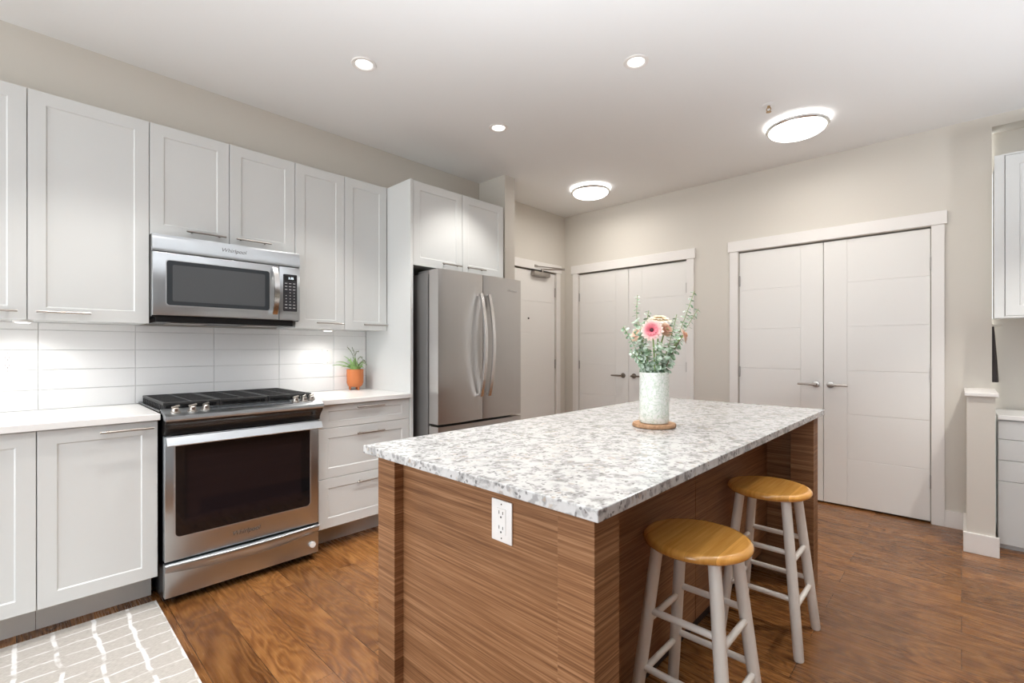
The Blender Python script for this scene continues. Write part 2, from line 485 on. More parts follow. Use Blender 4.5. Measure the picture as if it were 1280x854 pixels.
# the living area behind the camera: one wall gets an added daylight opening
bm = new(); box(bm, X0, XA + 0.1, Y0 - 0.1, Y0, 0, CZ)
struct('wall_back', bm, 'wall_paint', 'plain beige living room wall behind the camera', 'wall')
bm = new()
box(bm, X0 - 0.1, X0, Y0, WL + 0.1, 0, 0.1); box(bm, X0 - 0.1, X0, Y0, WL + 0.1, 2.4, CZ)
box(bm, X0 - 0.1, X0, Y0, -1.0, 0.1, 2.4); box(bm, X0 - 0.1, X0, 3.0, WL + 0.1, 0.1, 2.4)
struct('wall_near', bm, 'wall_paint', 'beige living room wall with an opening added for daylight', 'wall')
def window(n, x0, x1, y0, y1, z0, z1, label):
    bm = new(); t = 0.05
    if x1 - x0 > y1 - y0:
        for a, b in ((x0, x0 + t), (x1 - t, x1), ((x0 + x1) / 2 - t / 2, (x0 + x1) / 2 + t / 2)): box(bm, a, b, y0, y1, z0, z1)
        for a, b in ((z0, z0 + t), (z1 - t, z1)): box(bm, x0 + t, x1 - t, y0, y1, a, b)
    else:
        for a, b in ((y0, y0 + t), (y1 - t, y1), ((y0 + y1) / 2 - t / 2, (y0 + y1) / 2 + t / 2)): box(bm, x0, x1, a, b, z0, z1)
        for a, b in ((z0, z0 + t), (z1 - t, z1)): box(bm, x0, x1, y0 + t, y1 - t, a, b)
    struct('window_%d' % n, bm, 'trim_paint', label, 'window')
window(1, X0 - 0.08, X0 - 0.03, -1.0, 3.0, 0.1, 2.4, 'unseen white framed window added to light the room from the side')  # unseen window, placed and sized for the daylight it lets in
portal('window_portal', (X0 - 0.12, 1.0, 1.25), (PI / 2, 0, -PI / 2), 4.0, 2.3)

# low stub wall beside the desk, with its white cap
struct('wall_stub', bx(3.945, WR, -0.144, -0.022, 0, 0.936), 'wall_paint', 'low beige stub wall between closet doors and desk', 'wall')
struct('trim_1', bx(3.93, WR, -0.158, -0.012, 0.936, 0.958, bev=0.003), 'trim_paint', 'white flat cap on top of the low stub wall', 'trim')
bm = new()
box(bm, 3.93, 3.945, -0.160, -0.007, 0, 0.12, 0.003)
box(bm, 3.945, WR - 0.014, -0.022, -0.007, 0, 0.12)
struct('baseboard_stub', bm, 'trim_paint', 'white baseboard around the foot of the low stub wall', 'baseboard')
struct('baseboard_right', bx(WR - 0.014, WR, -0.007, 0.084, 0, 0.112), 'trim_paint', 'short white baseboard between right closet and stub wall', 'baseboard')
bm = new(); box(bm, WR - 0.014, WR, 1.496, 1.821, 0, 0.112)
struct('baseboard_middle', bm, 'trim_paint', 'white baseboard between the two closets', 'baseboard')
struct('baseboard_corner', bx(4.295, WR, WL - 0.014, WL, 0, 0.112), 'trim_paint', 'short white baseboard in the entry corner', 'baseboard')

# closet casings
def casing_right(name, l0, l1, h0, h1, o0, o1, zt, label):
    bm = new()
    box(bm, WR - 0.018, WR, l0, o0, 0, zt, 0.002); box(bm, WR - 0.018, WR, o1, l1, 0, zt, 0.002)
    box(bm, WR - 0.024, WR, h0, h1, zt, zt + 0.092, 0.002)
    struct(name, bm, 'trim_paint', label, 'trim')
casing_right('trim_2', 0.084, 1.497, 0.071, 1.511, 0.152, 1.428, 2.076, 'white casing with flat header around the right closet')
casing_right('trim_3', 1.821, 3.217, 1.806, 3.238, 1.889, 3.146, 2.07, 'white casing with flat header around the left closet')
bm = new()
box(bm, 4.222, 4.292, WL - 0.018, WL, 0, 2.075, 0.002); box(bm, 3.218, 3.288, WL - 0.018, WL, 0, 2.075, 0.002); box(bm, 3.204, 4.306, WL - 0.024, WL, 2.075, 2.163, 0.002)
struct('trim_4', bm, 'trim_paint', 'white casing with flat header around the entry door', 'trim')

# ------------------------------------------------------------------ doors
GZ = (0.372, 0.715, 1.05, 1.39, 1.73)
def lever(parent, y, z, sgn, m):
    """lever handle facing -X; sgn: the lever points along +Y or -Y"""
    bm = new(); M = Matrix.Rotation(-PI / 2, 4, 'Y')
    lathe(bm, [(0.026, 0.0), (0.027, 0.004), (0.025, 0.009), (0.012, 0.011)], (WR + 0.004, y, z), 28, M=M)
    ro = link('rosette', bm, m, parent, 40)
    bm = new()
    tube(bm, [(WR - 0.004, y, z), (WR - 0.045, y, z)], 0.0095, 14)
    tube(bm, [(WR - 0.044, y - sgn * 0.010, z), (WR - 0.047, y + sgn * 0.02, z), (WR - 0.047, y + sgn * 0.075, z), (WR - 0.044, y + sgn * 0.118, z)], [0.0095, 0.0095, 0.0085, 0.0075], 12)
    link('lever', bm, m, parent, 45)
def closet_leaf(n, y0, y1, meet_low, zt, label, hz, lev, m):
    """one leaf; meet_low: the meeting edge is at y0"""
    bm = new(); xf = WR + 0.004; z0 = 0.014; g = 0.0022
    box(bm, xf + 0.0028, xf + 0.036, y0, y1, z0, zt)
    W = y1 - y0; st = 0.245 * W
    if meet_low: s0, s1, f0, f1 = y0, y0 + st, y0 + st, y1
    else: s0, s1, f0, f1 = y1 - st, y1, y0, y1 - st
    box(bm, xf, xf + 0.003, s0 + (0 if meet_low else g), s1 - (g if meet_low else 0), z0, zt, 0.0012, 1)
    zz = (z0,) + GZ + (zt,)
    for a, b in zip(zz[:-1], zz[1:]):
        box(bm, xf, xf + 0.003, f0 + (g if meet_low else 0), f1 - (0 if meet_low else g), a + (g if a > z0 else 0), b - (g if b < zt else 0), 0.0012, 1)
    root = tag(link('door_%d' % n, bm, 'door_paint', None, 30, (xf, (y0 + y1) / 2, 0)), label, 'door', None, 'structure')
    hy = y1 if meet_low else y0
    for z in hz:
        b2 = new(); box(b2, WR - 0.004, WR + 0.003, hy - 0.008, hy + 0.001, z - 0.045, z + 0.045, 0.002); tube(b2, [(WR - 0.006, hy - 0.003, z - 0.047), (WR - 0.006, hy - 0.003, z + 0.047)], 0.0045, 10)
        link('hinge', b2, 'nickel', root, 40)
    lever(root, lev[0], 0.938, lev[1], m)
    return root
closet_leaf(1, 0.158, 0.790, False, 2.062, 'right leaf of the right pair of white closet doors', (1.813, 1.041, 0.29), (0.745, -1), 'nickel')
# hinge edge of that leaf is y0: leaf 1 meets its neighbour at y=0.79
closet_leaf(2, 0.794, 1.420, True, 2.062, 'left leaf of the right pair of white closet doors, partly behind the island', (1.813, 1.02, 0.29), (0.842, 1), 'nickel')
closet_leaf(3, 1.897, 2.513, False, 2.056, 'right leaf of the left pair of white closet doors, behind the vase', (1.80, 1.045, 0.29), (2.452, -1), 'dark_nickel')
closet_leaf(4, 2.517, 3.139, True, 2.056, 'left leaf of the left pair of white closet doors', (1.80, 1.04, 0.29), (2.578, 1), 'dark_nickel')
# entry door
bm = new(); yf = WL + 0.004
box(bm, 3.295, 4.215, yf + 0.0028, yf + 0.042, 0.012, 2.062)
zz = (0.012,) + GZ + (2.062,)
for a, b in zip(zz[:-1], zz[1:]):
    box(bm, 3.295, 4.215, yf, yf + 0.003, a + 0.002, b - 0.002, 0.0012, 1)
entry = tag(link('door_5', bm, 'door_paint', None, 30, (3.755, yf, 0)), 'white entry door with closer, beyond the refrigerator', 'door', None, 'structure')
for z in (1.854, 1.048, 0.26):
    b2 = new(); box(b2, 4.206, 4.216, WL - 0.004, WL + 0.003, z - 0.05, z + 0.05, 0.002); tube(b2, [(4.211, WL - 0.006, z - 0.052), (4.211, WL - 0.006, z + 0.052)], 0.0045, 10)
    link('hinge', b2, 'nickel', entry, 40)
b2 = new(); lathe(b2, [(0.004, 0.006), (0.009, 0.006), (0.011, 0.003), (0.011, 0)], (3.765, WL + 0.004, 1.545), 20, M=Matrix.Rotation(PI / 2, 4, 'X'))
link('peephole', b2, 'slot_dark', entry, 40)
b2 = new(); box(b2, 3.80, 4.07, WL - 0.055, WL + 0.004, 2.005, 2.055, 0.012, 3); tube(b2, [(3.955, WL - 0.03, 2.05), (3.955, WL - 0.03, 2.085)], 0.014, 14); tube(b2, [(3.90, WL - 0.052, 2.022), (3.90, WL - 0.062, 2.022)], 0.008, 10)
closer = link('door_closer', b2, 'nickel', entry, 40)
b2 = new()
tube(b2, [(3.955, WL - 0.03, 2.085), (4.16, WL - 0.17, 2.088)], 0.007, 8); tube(b2, [(4.16, WL - 0.17, 2.095), (3.86, WL - 0.02, 2.112)], 0.006, 8)
tube(b2, [(4.16, WL - 0.17, 2.08), (4.16, WL - 0.17, 2.103)], 0.010, 10); box(b2, 3.83, 3.88, WL - 0.03, WL - 0.012, 2.098, 2.124, 0.003)
link('closer_arm', b2, 'nickel', closer, 40)

# ------------------------------------------------------------------ tiled splashback
bm = new(); gx = 0.0013; bx0 = -0.689; zt0 = 0.914
box(bm, -0.70, 1.862, WL - 0.003, WL - 0.0005, 0.914, 1.352)
splash = tag(link('backsplash', bm, 'grout', None), 'white wide glossy wall tiles between worktop and upper cabinets', 'backsplash', None, 'structure')
bm = new()
for i in range(7):
    xa = bx0 + i * 0.382; xb = min(xa + 0.382, 1.862)
    for k in range(5):
        za = 0.914 + k * 0.1; zb = min(za + 0.1, 1.352)
        if xb - xa < 0.02: continue
        box(bm, xa + gx, xb - gx, WL - 0.009, WL - 0.003, za + gx, zb - gx, 0.0012, 1)
link('tiles', bm, 'tile_white', splash)

# ------------------------------------------------------------------ cabinets
def shaker(bm, x0, x1, z0, z1, yf, th=0.02, fr=0.058, dep=0.0045, frz=None):
    """framed front facing -Y with a recessed centre panel"""
    frz = frz or fr; b = 0.005
    O = [(x0, z0), (x1, z0), (x1, z1), (x0, z1)]
    I = [(x0 + fr, z0 + frz), (x1 - fr, z0 + frz), (x1 - fr, z1 - frz), (x0 + fr, z1 - frz)]
    J = [(x0 + fr + b, z0 + frz + b), (x1 - fr - b, z0 + frz + b), (x1 - fr - b, z1 - frz - b), (x0 + fr + b, z1 - frz - b)]
    e = 0.0015
    Oi = [(x0 + e, z0 + e), (x1 - e, z0 + e), (x1 - e, z1 - e), (x0 + e, z1 - e)]
    back = [bm.verts.new((x, yf + th, z)) for x, z in O]
    side = [bm.verts.new((x, yf + e, z)) for x, z in O]
    fo = [bm.verts.new((x, yf, z)) for x, z in Oi]
    fi = [bm.verts.new((x, yf, z)) for x, z in I]
    pi = [bm.verts.new((x, yf + dep, z)) for x, z in J]
    for A, B in ((back, side), (side, fo), (fo, fi), (fi, pi)):
        for k in range(4):
            bm.faces.new((A[k], A[(k + 1) % 4], B[(k + 1) % 4], B[k]))
    bm.faces.new(pi); bm.faces.new(list(reversed(back)))
def bar_handle(bm, x0, x1, y, z):
    yb = y - 0.03
    tube(bm, [(x0, yb, z), (x1, yb, z)], 0.0052, 10)
    for x in (x0 + 0.028, x1 - 0.028):
        tube(bm, [(x, yb, z), (x, y, z)], 0.0042, 8)
def front(parent, kind, x0, x1, z0, z1, yf, hx=None, hz=None, fr=0.058, frz=None):
    bm = new(); shaker(bm, x0, x1, z0, z1, yf, fr=fr, frz=frz)
    o = link(kind, bm, 'cabinet_white', parent)
    if hx:
        bm = new(); bar_handle(bm, hx[0], hx[1], yf, hz); link('handle', bm, 'nickel', o, 45)
    return o
G = 0.0016
UY = 3.03
def upper(name, x0, x1, z0, z1, doors, label, group, yf=UY):
    t = thing(name, ((x0 + x1) / 2, WL, z0), label, 'cabinet', group)
    bm = new(); box(bm, x0 + 0.0008, x1 - 0.0008, yf + 0.021, WL - 0.001, z0 + 0.002, z1); link('carcass', bm, 'cabinet_white', t)
    for (a, b, h) in doors:
        front(t, 'door', a + G, b - G, z0, z1, yf, h, z0 + 0.037)
    return t
UG = 'white shaker wall cabinets over the worktop'
upper('wall_cabinet', -0.41, 0.033, 1.35, 2.39, [(-0.41, 0.033, (-0.182, 0.003))], 'white wall cabinet cut off by the left edge of the photo', UG)
upper('wall_cabinet', 0.033, 0.473, 1.35, 2.39, [(0.033, 0.473, (0.061, 0.245))], 'widest single-door white wall cabinet, directly left of the microwave', UG)
upper('wall_cabinet', 0.473, 1.207, 1.812, 2.39, [(0.473, 0.840, (0.629, 0.816)), (0.840, 1.207, (0.869, 1.056))], 'short two-door white wall cabinet above the microwave', UG)
upper('wall_cabinet', 1.207, 1.536, 1.35, 2.39, [(1.207, 1.536, (1.334, 1.519))], 'narrow tall white wall cabinet directly right of the microwave', UG)
upper('wall_cabinet', 1.536, 1.862, 1.35, 2.39, [(1.536, 1.860, (1.666, 1.850))], 'narrow tall white wall cabinet touching the refrigerator side panel', UG)
FY = 2.742
upper('fridge_cabinet', 1.888, 2.775, 1.80, 2.388, [(1.888, 2.334, (2.126, 2.308)), (2.334, 2.775, (2.363, 2.555))], 'deep two-door white cabinet above the refrigerator', None, FY)
sp = new(); box(sp, 1.864, 1.887, 2.738, WL - 0.001, 0.0, 2.39, 0.001, 1)
tag(link('side_panel', sp, 'cabinet_white', None, None, (1.875, 3.04, 0)), 'tall white flat panel standing left of the refrigerator', 'panel')

BY = 2.745
def base(name, x0, x1, label, group, toe_x1=None):
    t = thing(name, ((x0 + x1) / 2, 3.05, 0), label, 'cabinet', group)
    bm = new(); box(bm, x0 + 0.0008, x1 - 0.0008, BY + 0.021, WL - 0.012, 0.145, 0.884); link('carcass', bm, 'cabinet_white', t)
    bm = new(); box(bm, x0 + 0.0008, x1 - 0.0008 if toe_x1 is None else toe_x1, 2.908, 2.925, 0.0, 0.145); link('toe_kick', bm, 'toe_grey', t)
    return t
BG = 'white shaker base cabinets along the kitchen wall'
b1 = base('base_cabinet', -0.55, 0.057, 'white base cabinet cut off by the left edge, beside the rug', BG)
front(b1, 'door', -0.55 + G, 0.057 - G, 0.146, 0.880, BY, (-0.5, -0.31), 0.853)
b2_ = base('base_cabinet', 0.057, 0.461, 'white base cabinet with one large door, directly left of the range', BG)
front(b2_, 'door', 0.057 + G, 0.461 - G, 0.146, 0.880, BY, (0.251, 0.441), 0.852)
b3 = base('base_cabinet', 1.226, 1.864, 'white three-drawer base cabinet between range and refrigerator', BG)
for a, b, hz, fz in ((0.146, 0.440, 0.391, 0.058), (0.443, 0.741, 0.694, 0.058), (0.744, 0.880, 0.857, 0.036)):
    front(b3, 'drawer', 1.226 + G, 1.862 - G, a, b, BY, (1.462, 1.652), hz, frz=fz)
def worktop(x0, x1, label):
    bm = new(); box(bm, x0, x1, 2.72, WL - 0.0095, 0.885, 0.915, 0.003)
    tag(link('worktop', bm, 'worktop_white', None, None, ((x0 + x1) / 2, 3.03, 0.885)), label, 'worktop', 'white worktops along the kitchen wall')
worktop(-0.55, 0.4665, 'white worktop left of the range, under the wall outlet')
worktop(1.2225, 1.8635, 'white worktop right of the range carrying the potted plant')

# ------------------------------------------------------------------ gas range
rg = thing('gas_range', (0.845, 2.95, 0), 'stainless steel gas range with black oven window and cast iron grates', 'range')
RX0, RX1, RY = 0.476, 1.2175, 2.700
bm = new(); box(bm, RX0 + 0.004, RX1 - 0.004, RY + 0.045, WL - 0.02, 0.02, 0.895)
for x in (RX0 + 0.06, RX1 - 0.06):
    for y in (2.80, 3.25): lathe(bm, [(0.018, 0), (0.018, 0.022)], (x, y, 0), 12)
link('body', bm, 'black_enamel', rg)
bm = new(); box(bm, 0.469, 1.2205, 2.76, 3.325, 0.9155, 0.924, 0.002); link('cooktop', bm, 'black_enamel', rg)
# steel lip and the sloped control panel on top
bm = new(); prism(bm, [(2.652, 0.882), (2.647, 0.890), (2.650, 0.904), (2.660, 0.910), (2.775, 0.929), (2.775, 0.917), (2.72, 0.905), (2.70, 0.884)], 'x', RX0 - 0.002, RX1 + 0.001)
link('front_lip', bm, 'steel', rg, 30)
bm = new(); prism(bm, [(2.690, 0.9152), (2.748, 0.9247), (2.748, 0.9275), (2.690, 0.918)], 'x', 0.66, 1.06)
link('control_panel', bm, 'microwave_glass', rg)
bm = new(); prism(bm, [(2.655, 0.8815), (2.664, 0.868), (2.684, 0.848), (2.698, 0.828), (2.700, 0.812), (2.74, 0.812), (2.74, 0.884)], 'x', RX0, RX1 - 0.002)
link('apron', bm, 'apron_dark', rg, 50)
def knob(x, y, s=1.0):
    z = 0.910 + (y - 2.66) * 0.165
    bm = new(); M = Matrix.Rotation(R(9), 4, 'X')
    lathe(bm, [(0.021, 0), (0.021, 0.005), (0.016, 0.008), (0.0145, 0.022), (0.011, 0.025)], (x, y, z), 22, M=M)
    a = random.uniform(0.2, 1.0)
    tube(bm, [(x - 0.016 * math.cos(a), y - 0.016 * math.sin(a), z + 0.026), (x + 0.018 * math.cos(a), y + 0.018 * math.sin(a), z + 0.032)], 0.0052, 8)
    link('knob', bm, 'nickel', rg, 40)
for x, y in ((0.520, 2.700), (0.590, 2.705), (0.648, 2.715), (1.085, 2.718), (1.135, 2.725), (1.18, 2.735)): knob(x, y)
def grate(x0, x1, y0, y1):
    bm = new(); z0, z1 = 0.9245, 0.958
    for y in (y0, y1): box(bm, x0, x1, y - 0.006, y + 0.006, z1 - 0.014, z1, 0.002, 1)
    for x in (x0 + 0.006, x1 - 0.006): box(bm, x - 0.006, x + 0.006, y0, y1, z1 - 0.014, z1, 0.002, 1)
    n = 13
    for k in range(1, n):
        y = y0 + (y1 - y0) * k / n; box(bm, x0, x1, y - 0.0045, y + 0.0045, z1 - 0.016, z1 - 0.001)
    for k in range(n + 1):
        y = y0 + (y1 - y0) * k / n
        for x in (x0 + 0.006, x1 - 0.006): box(bm, x - 0.005, x + 0.005, y - 0.006, y + 0.006, z0, z1 - 0.01)
    xm = (x0 + x1) / 2; box(bm, xm - 0.005, xm + 0.005, y0, y1, z1 - 0.014, z1)
    link('grate', bm, 'cast_iron', rg)
grate(0.487, 0.724, 2.795, 3.315); grate(0.728, 0.962, 2.795, 3.315); grate(0.966, 1.206, 2.795, 3.315)
for x in (0.605, 1.086):
    for y in (2.92, 3.19):
        bm = new(); lathe(bm, [(0.045, 0), (0.045, 0.008), (0.034, 0.009), (0.034, 0.016), (0.028, 0.018)], (x, y, 0.9235), 24); link('burner', bm, 'cast_iron', rg, 40)
bm = new(); lathe(bm, [(0.055, 0), (0.055, 0.008), (0.04, 0.009), (0.04, 0.016)], (0.845, 3.05, 0.9235), 24); link('burner', bm, 'cast_iron', rg, 40)
# oven door
bm = new(); box(bm, RX0 + 0.002, RX1 - 0.010, RY, RY + 0.042, 0.214, 0.806, 0.004)
od = link('oven_door', bm, 'steel', rg, 35)
WX0, WX1, WZ0, WZ1 = 0.520, 1.157, 0.325, 0.775
bm = new(); prism(bm, rrect(WX0 - 0.006, WX1 + 0.006, WZ0 - 0.006, WZ1, 0.024, corners=(0, 0, 1, 1)), 'y', RY - 0.0012, RY + 0.004); link('window_rim', bm, 'rim_metal', od, 35)
bm = new(); prism(bm, rrect(WX0, WX1, WZ0, WZ1, 0.02, corners=(0, 0, 1, 1)), 'y', RY - 0.0024, RY + 0.004); wn = link('oven_window', bm, 'oven_glass', od, 35)
bm = new(); prism(bm, rrect(WX0 + 0.05, WX1 - 0.05, WZ0 + 0.05, WZ1 - 0.05, 0.008), 'y', RY - 0.0028, RY + 0.004); link('window_screen', bm, 'oven_screen', od, 35)
bm = new()
prism(bm, [(RY - 0.036, 0.764), (RY - 0.055, 0.766), (RY - 0.057, 0.770), (RY - 0.042, 0.806), (RY - 0.036, 0.808)], 'x', RX0 + 0.002, RX1 - 0.010)
for x in (RX0 + 0.012, RX1 - 0.022): box(bm, x - 0.009, x + 0.009, RY - 0.042, RY + 0.001, 0.772, 0.800, 0.003)
link('handle', bm, 'steel', od, 40)
lettering('badge', 'Whirlpool', 0.032, Matrix.Translation((0.826, RY - 0.001, 0.272)) @ FACE_NY, 'badge_chrome', od, 0.25, 0.0012)
# warming drawer with a curved pull along its top
bm = new(); box(bm, RX0 + 0.002, RX1 - 0.010, RY, RY + 0.04, 0.044, 0.202, 0.003); dr = link('drawer', bm, 'steel', rg, 35)
bm = new(); n = 24; top = []; bot = []
for k in range(n + 1):
    s = k / n; x = RX0 + 0.002 + s * (RX1 - RX0 - 0.012); c = math.sin(PI * s)
    top.append((x, RY - 0.010 - 0.020 * c)); bot.append((x, 0.168 - 0.030 * c))
ra = []
for k in range(n + 1):
    x, y = top[k]; zl = bot[k][1]
    ra.append([bm.verts.new(p) for p in ((x, RY + 0.001, 0.206), (x, y, 0.204), (x, y - 0.004, 0.199), (x, y - 0.002, 0.180), (x, RY - 0.003, zl), (x, RY + 0.002, zl - 0.004))])
for k in range(n):
    for j in range(5): bm.faces.new((ra[k][j], ra[k][j + 1], ra[k + 1][j + 1], ra[k + 1][j]))
    bm.faces.new((ra[k][5], ra[k][0], ra[k + 1][0], ra[k + 1][5]))
bm.faces.new(ra[0]); bm.faces.new(list(reversed(ra[-1])))
link('pull', bm, 'steel', dr, 50)
bm = new(); prism(bm, [(1.172 + 0.015 * math.cos(a) * 1.1, 0.096 + 0.0165 * math.sin(a)) for a in [2 * PI * k / 24 for k in range(24)]], 'y', RY - 0.008, RY)
o = link('oval_latch', bm, 'plastic_white', dr, 40); o['label'] = 'white oval latch on the drawer corner'

# ------------------------------------------------------------------ microwave
MX0, MX1, MY = 0.4725, 1.2055, 2.952
mw = thing('microwave_oven', (0.839, 3.14, 1.357), 'stainless steel microwave mounted over the range below the short cabinet', 'microwave')
bm = new(); box(bm, MX0 + 0.001, MX1 - 0.001, MY + 0.022, WL - 0.01, 1.388, 1.808); box(bm, MX0 + 0.02, MX1 - 0.03, MY + 0.035, WL - 0.02, 1.358, 1.389)
link('body', bm, 'black_enamel', mw)
for x in (0.56, 0.93):
    bm = new(); box(bm, x, x + 0.17, 3.02, 3.2, 1.355, 1.3585); link('filter', bm, 'nickel', mw)
bm = new(); prism(bm, [(MY + 0.022, 1.718), (MY, 1.718), (MY - 0.001, 1.735), (MY + 0.012, 1.806), (MY + 0.022, 1.806)], 'x', MX0, MX1)
tp = link('top_grille', bm, 'steel', mw, 30)
lettering('badge', 'Whirlpool', 0.030, Matrix.Translation((0.842, MY + 0.004, 1.766)) @ Matrix.Rotation(R(-12), 4, 'X') @ FACE_NY, 'badge_chrome', tp, 0.25, 0.0014)
bm = new(); box(bm, MX0, 1.081, MY, MY + 0.021, 1.392, 1.714, 0.003); md = link('door', bm, 'steel', mw, 35)
bm = new(); prism(bm, rrect(0.527, 1.032, 1.441, 1.679, 0.016), 'y', MY - 0.0012, MY + 0.002); link('window_rim', bm, 'rim_metal', md, 35)
bm = new(); prism(bm, rrect(0.531, 1.028, 1.445, 1.675, 0.014), 'y', MY - 0.002, MY + 0.002); link('window', bm, 'microwave_glass', md, 35)
bm = new(); prism(bm, rrect(0.556, 1.003, 1.466, 1.654, 0.008), 'y', MY - 0.0024, MY + 0.002); link('window_screen', bm, 'microwave_screen', md, 35)
bm = new(); pts = []
for k in range(17):
    s = k / 16; pts.append((1.0555, MY - 0.008 - 0.036 * math.sin(PI * s) ** 0.8, 1.425 + 0.275 * s))
ribbon(bm, pts, 0.014, 0.004, (1, 0, 0))
box(bm, 1.0445, 1.0665, MY - 0.012, MY + 0.001, 1.425, 1.445); box(bm, 1.0445, 1.0665, MY - 0.012, MY + 0.001, 1.68, 1.70)
link('handle', bm, 'steel_handle', md, 40)
bm = new(); box(bm, 1.0835, MX1, MY, MY + 0.021, 1.392, 1.714, 0.003); cp = link('control_panel', bm, 'steel', mw, 35)
bm = new(); prism(bm, rrect(1.105, 1.187, 1.446, 1.670, 0.006), 'y', MY - 0.0015, MY + 0.002); kp = link('keypad', bm, 'keypad_black', cp, 35)
bm = new(); box(bm, 1.112, 1.180, MY - 0.002, MY - 0.0005, 1.630, 1.662); link('display', bm, 'black_enamel', cp)
lettering('clock_digits', '1:15', 0.019, Matrix.Translation((1.150, MY - 0.0022, 1.646)) @ FACE_NY, 'display_glow', cp, 0.0, 0.0002)
bm = new()
for r in range(9):
    for c in range(3):
        if r in (3,) and c == 0: continue
        x = 1.122 + c * 0.0235; z = 1.615 - r * 0.0185
        box(bm, x - (0.007 if r < 3 or r > 6 else 0.003), x + (0.007 if r < 3 or r > 6 else 0.003), MY - 0.0019, MY - 0.001, z - 0.0022, z + 0.0022)
link('key_markings', bm, 'key_print', cp)

# ------------------------------------------------------------------ refrigerator
FX0, FX1, FF = 1.951, 2.770, 2.530
fr = thing('refrigerator', (2.36, 2.95, 0), 'stainless steel french-door refrigerator under the deep white cabinet', 'refrigerator')
bm = new(); box(bm, FX0, FX1, 2.662, 3.31, 0.03, 1.742, 0.004)
for x in (FX0 + 0.06, FX1 - 0.06):
    for y in (2.72, 3.25): lathe(bm, [(0.02, 0), (0.02, 0.032)], (x, y, 0), 12)
link('body', bm, 'fridge_side', fr)
bm = new(); box(bm, FX0 + 0.008, FX1 - 0.008, 2.640, 2.664, 0.06, 1.735); link('gasket', bm, 'slot_dark', fr)
def fdoor(name, x0, x1, z0, z1, bulge):
    bm = new(); n = 20; pts = []
    for k in range(n + 1):
        s = k / n; pts.append((x0 + (x1 - x0) * s, FF + bulge - bulge * math.sin(PI * min(max(s, 0), 1)) ** 0.6 + 0.0))
    pts += [(x1, 2.642), (x0, 2.642)]
    prism(bm, pts, 'z', z0, z1)
    return link(name, bm, 'steel_upright', fr, 40)
d1 = fdoor('door', FX0, 2.359, 0.707, 1.760, 0.014)
d2 = fdoor('door', 2.364, FX1, 0.707, 1.760, 0.014)
fz = fdoor('freezer_drawer', FX0, FX1, 0.07, 0.690, 0.014)
def fhandle(x, d):
    bm = new(); pts = []
    for k in range(25):
        s = k / 24; pts.append((x, FF - 0.010 - 0.052 * math.sin(PI * s) ** 0.85, 0.875 + 0.745 * s))
    ribbon(bm, pts, 0.0135, 0.007, (1, 0, 0))
    for z in (0.875, 1.60): box(bm, x - 0.012, x + 0.012, FF - 0.016, FF + 0.008, z, z + 0.02, 0.003)
    link('handle', bm, 'steel_handle', d, 40)
fhandle(2.322, d1); fhandle(2.402, d2)
bm = new(); ribbon(bm, [(2.02, FF - 0.04, 0.64), (2.36, FF - 0.055, 0.64), (2.70, FF - 0.04, 0.64)], 0.011, 0.007, (0, 0, 1))
for x in (2.03, 2.69): box(bm, x - 0.012, x + 0.012, FF - 0.04, FF + 0.01, 0.63, 0.65)
link('handle', bm, 'steel_handle', fz, 40)
for x in (FX0 + 0.04, FX1 - 0.1):
    bm = new(); box(bm, x - 0.02, x + 0.08, 2.60, 2.80, 1.7395, 1.766, 0.004); link('hinge_cover', bm, 'fridge_side', fr)
lettering('badge', 'Whirlpool', 0.026, Matrix.Translation((2.655, FF - 0.001, 1.667)) @ FACE_NY, 'steel_handle', d2, 0.25, 0.0012)

# ------------------------------------------------------------------ island
IX0, IX1, IY0, IY1 = 0.7865, 2.909, 0.516, 1.4255
ITOP = 0.903; IT = 0.8762
isl = thing('kitchen_island', (1.85, 0.98, 0), 'brown horizontal-grain wood kitchen island base under the speckled worktop', 'island')
PX = 0.821; SY = 0.775; TOE = 0.13
bm = new(); box(bm, 0.878, 2.846, SY + 0.0185, 1.388, TOE, IT - 0.001); link('carcass', bm, 'veneer', isl)
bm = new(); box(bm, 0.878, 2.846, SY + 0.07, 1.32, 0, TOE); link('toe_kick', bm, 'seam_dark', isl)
bm = new(); box(bm, 0.854, 0.877, 0.62, 1.31, 0.0, IT); link('end_panel', bm, 'veneer', isl)
for y0, y1 in ((0.5475, 0.644), (1.2935, 1.390)):
    bm = new(); box(bm, PX, 0.918, y0, y1, 0.0, IT, 0.0008, 1); link('post', bm, 'veneer', isl)
# seating side: two panels under the overhang
bm = new(); box(bm, 0.878, 1.8825, SY, SY + 0.018, TOE, IT); link('side_panel', bm, 'veneer', isl)
bm = new(); box(bm, 1.8855, 2.846, SY, SY + 0.018, TOE, IT); link('side_panel', bm, 'veneer', isl)
bm = new(); box(bm, 2.775, 2.87, 0.541, 0.644, 0.0, IT, 0.0008, 1); link('post', bm, 'veneer', isl)
bm = new(); box(bm, 2.847, 2.868, 0.645, 1.390, 0.0, IT); link('support_panel', bm, 'veneer', isl)
bm = new(); box(bm, IX0, IX1, IY0, IY1, 0.8764, ITOP, 0.0025)
tag(link('worktop', bm, 'quartz', None, None, (1.85, 0.97, 0.8764)), 'white and grey speckled stone slab on top of the island', 'worktop')

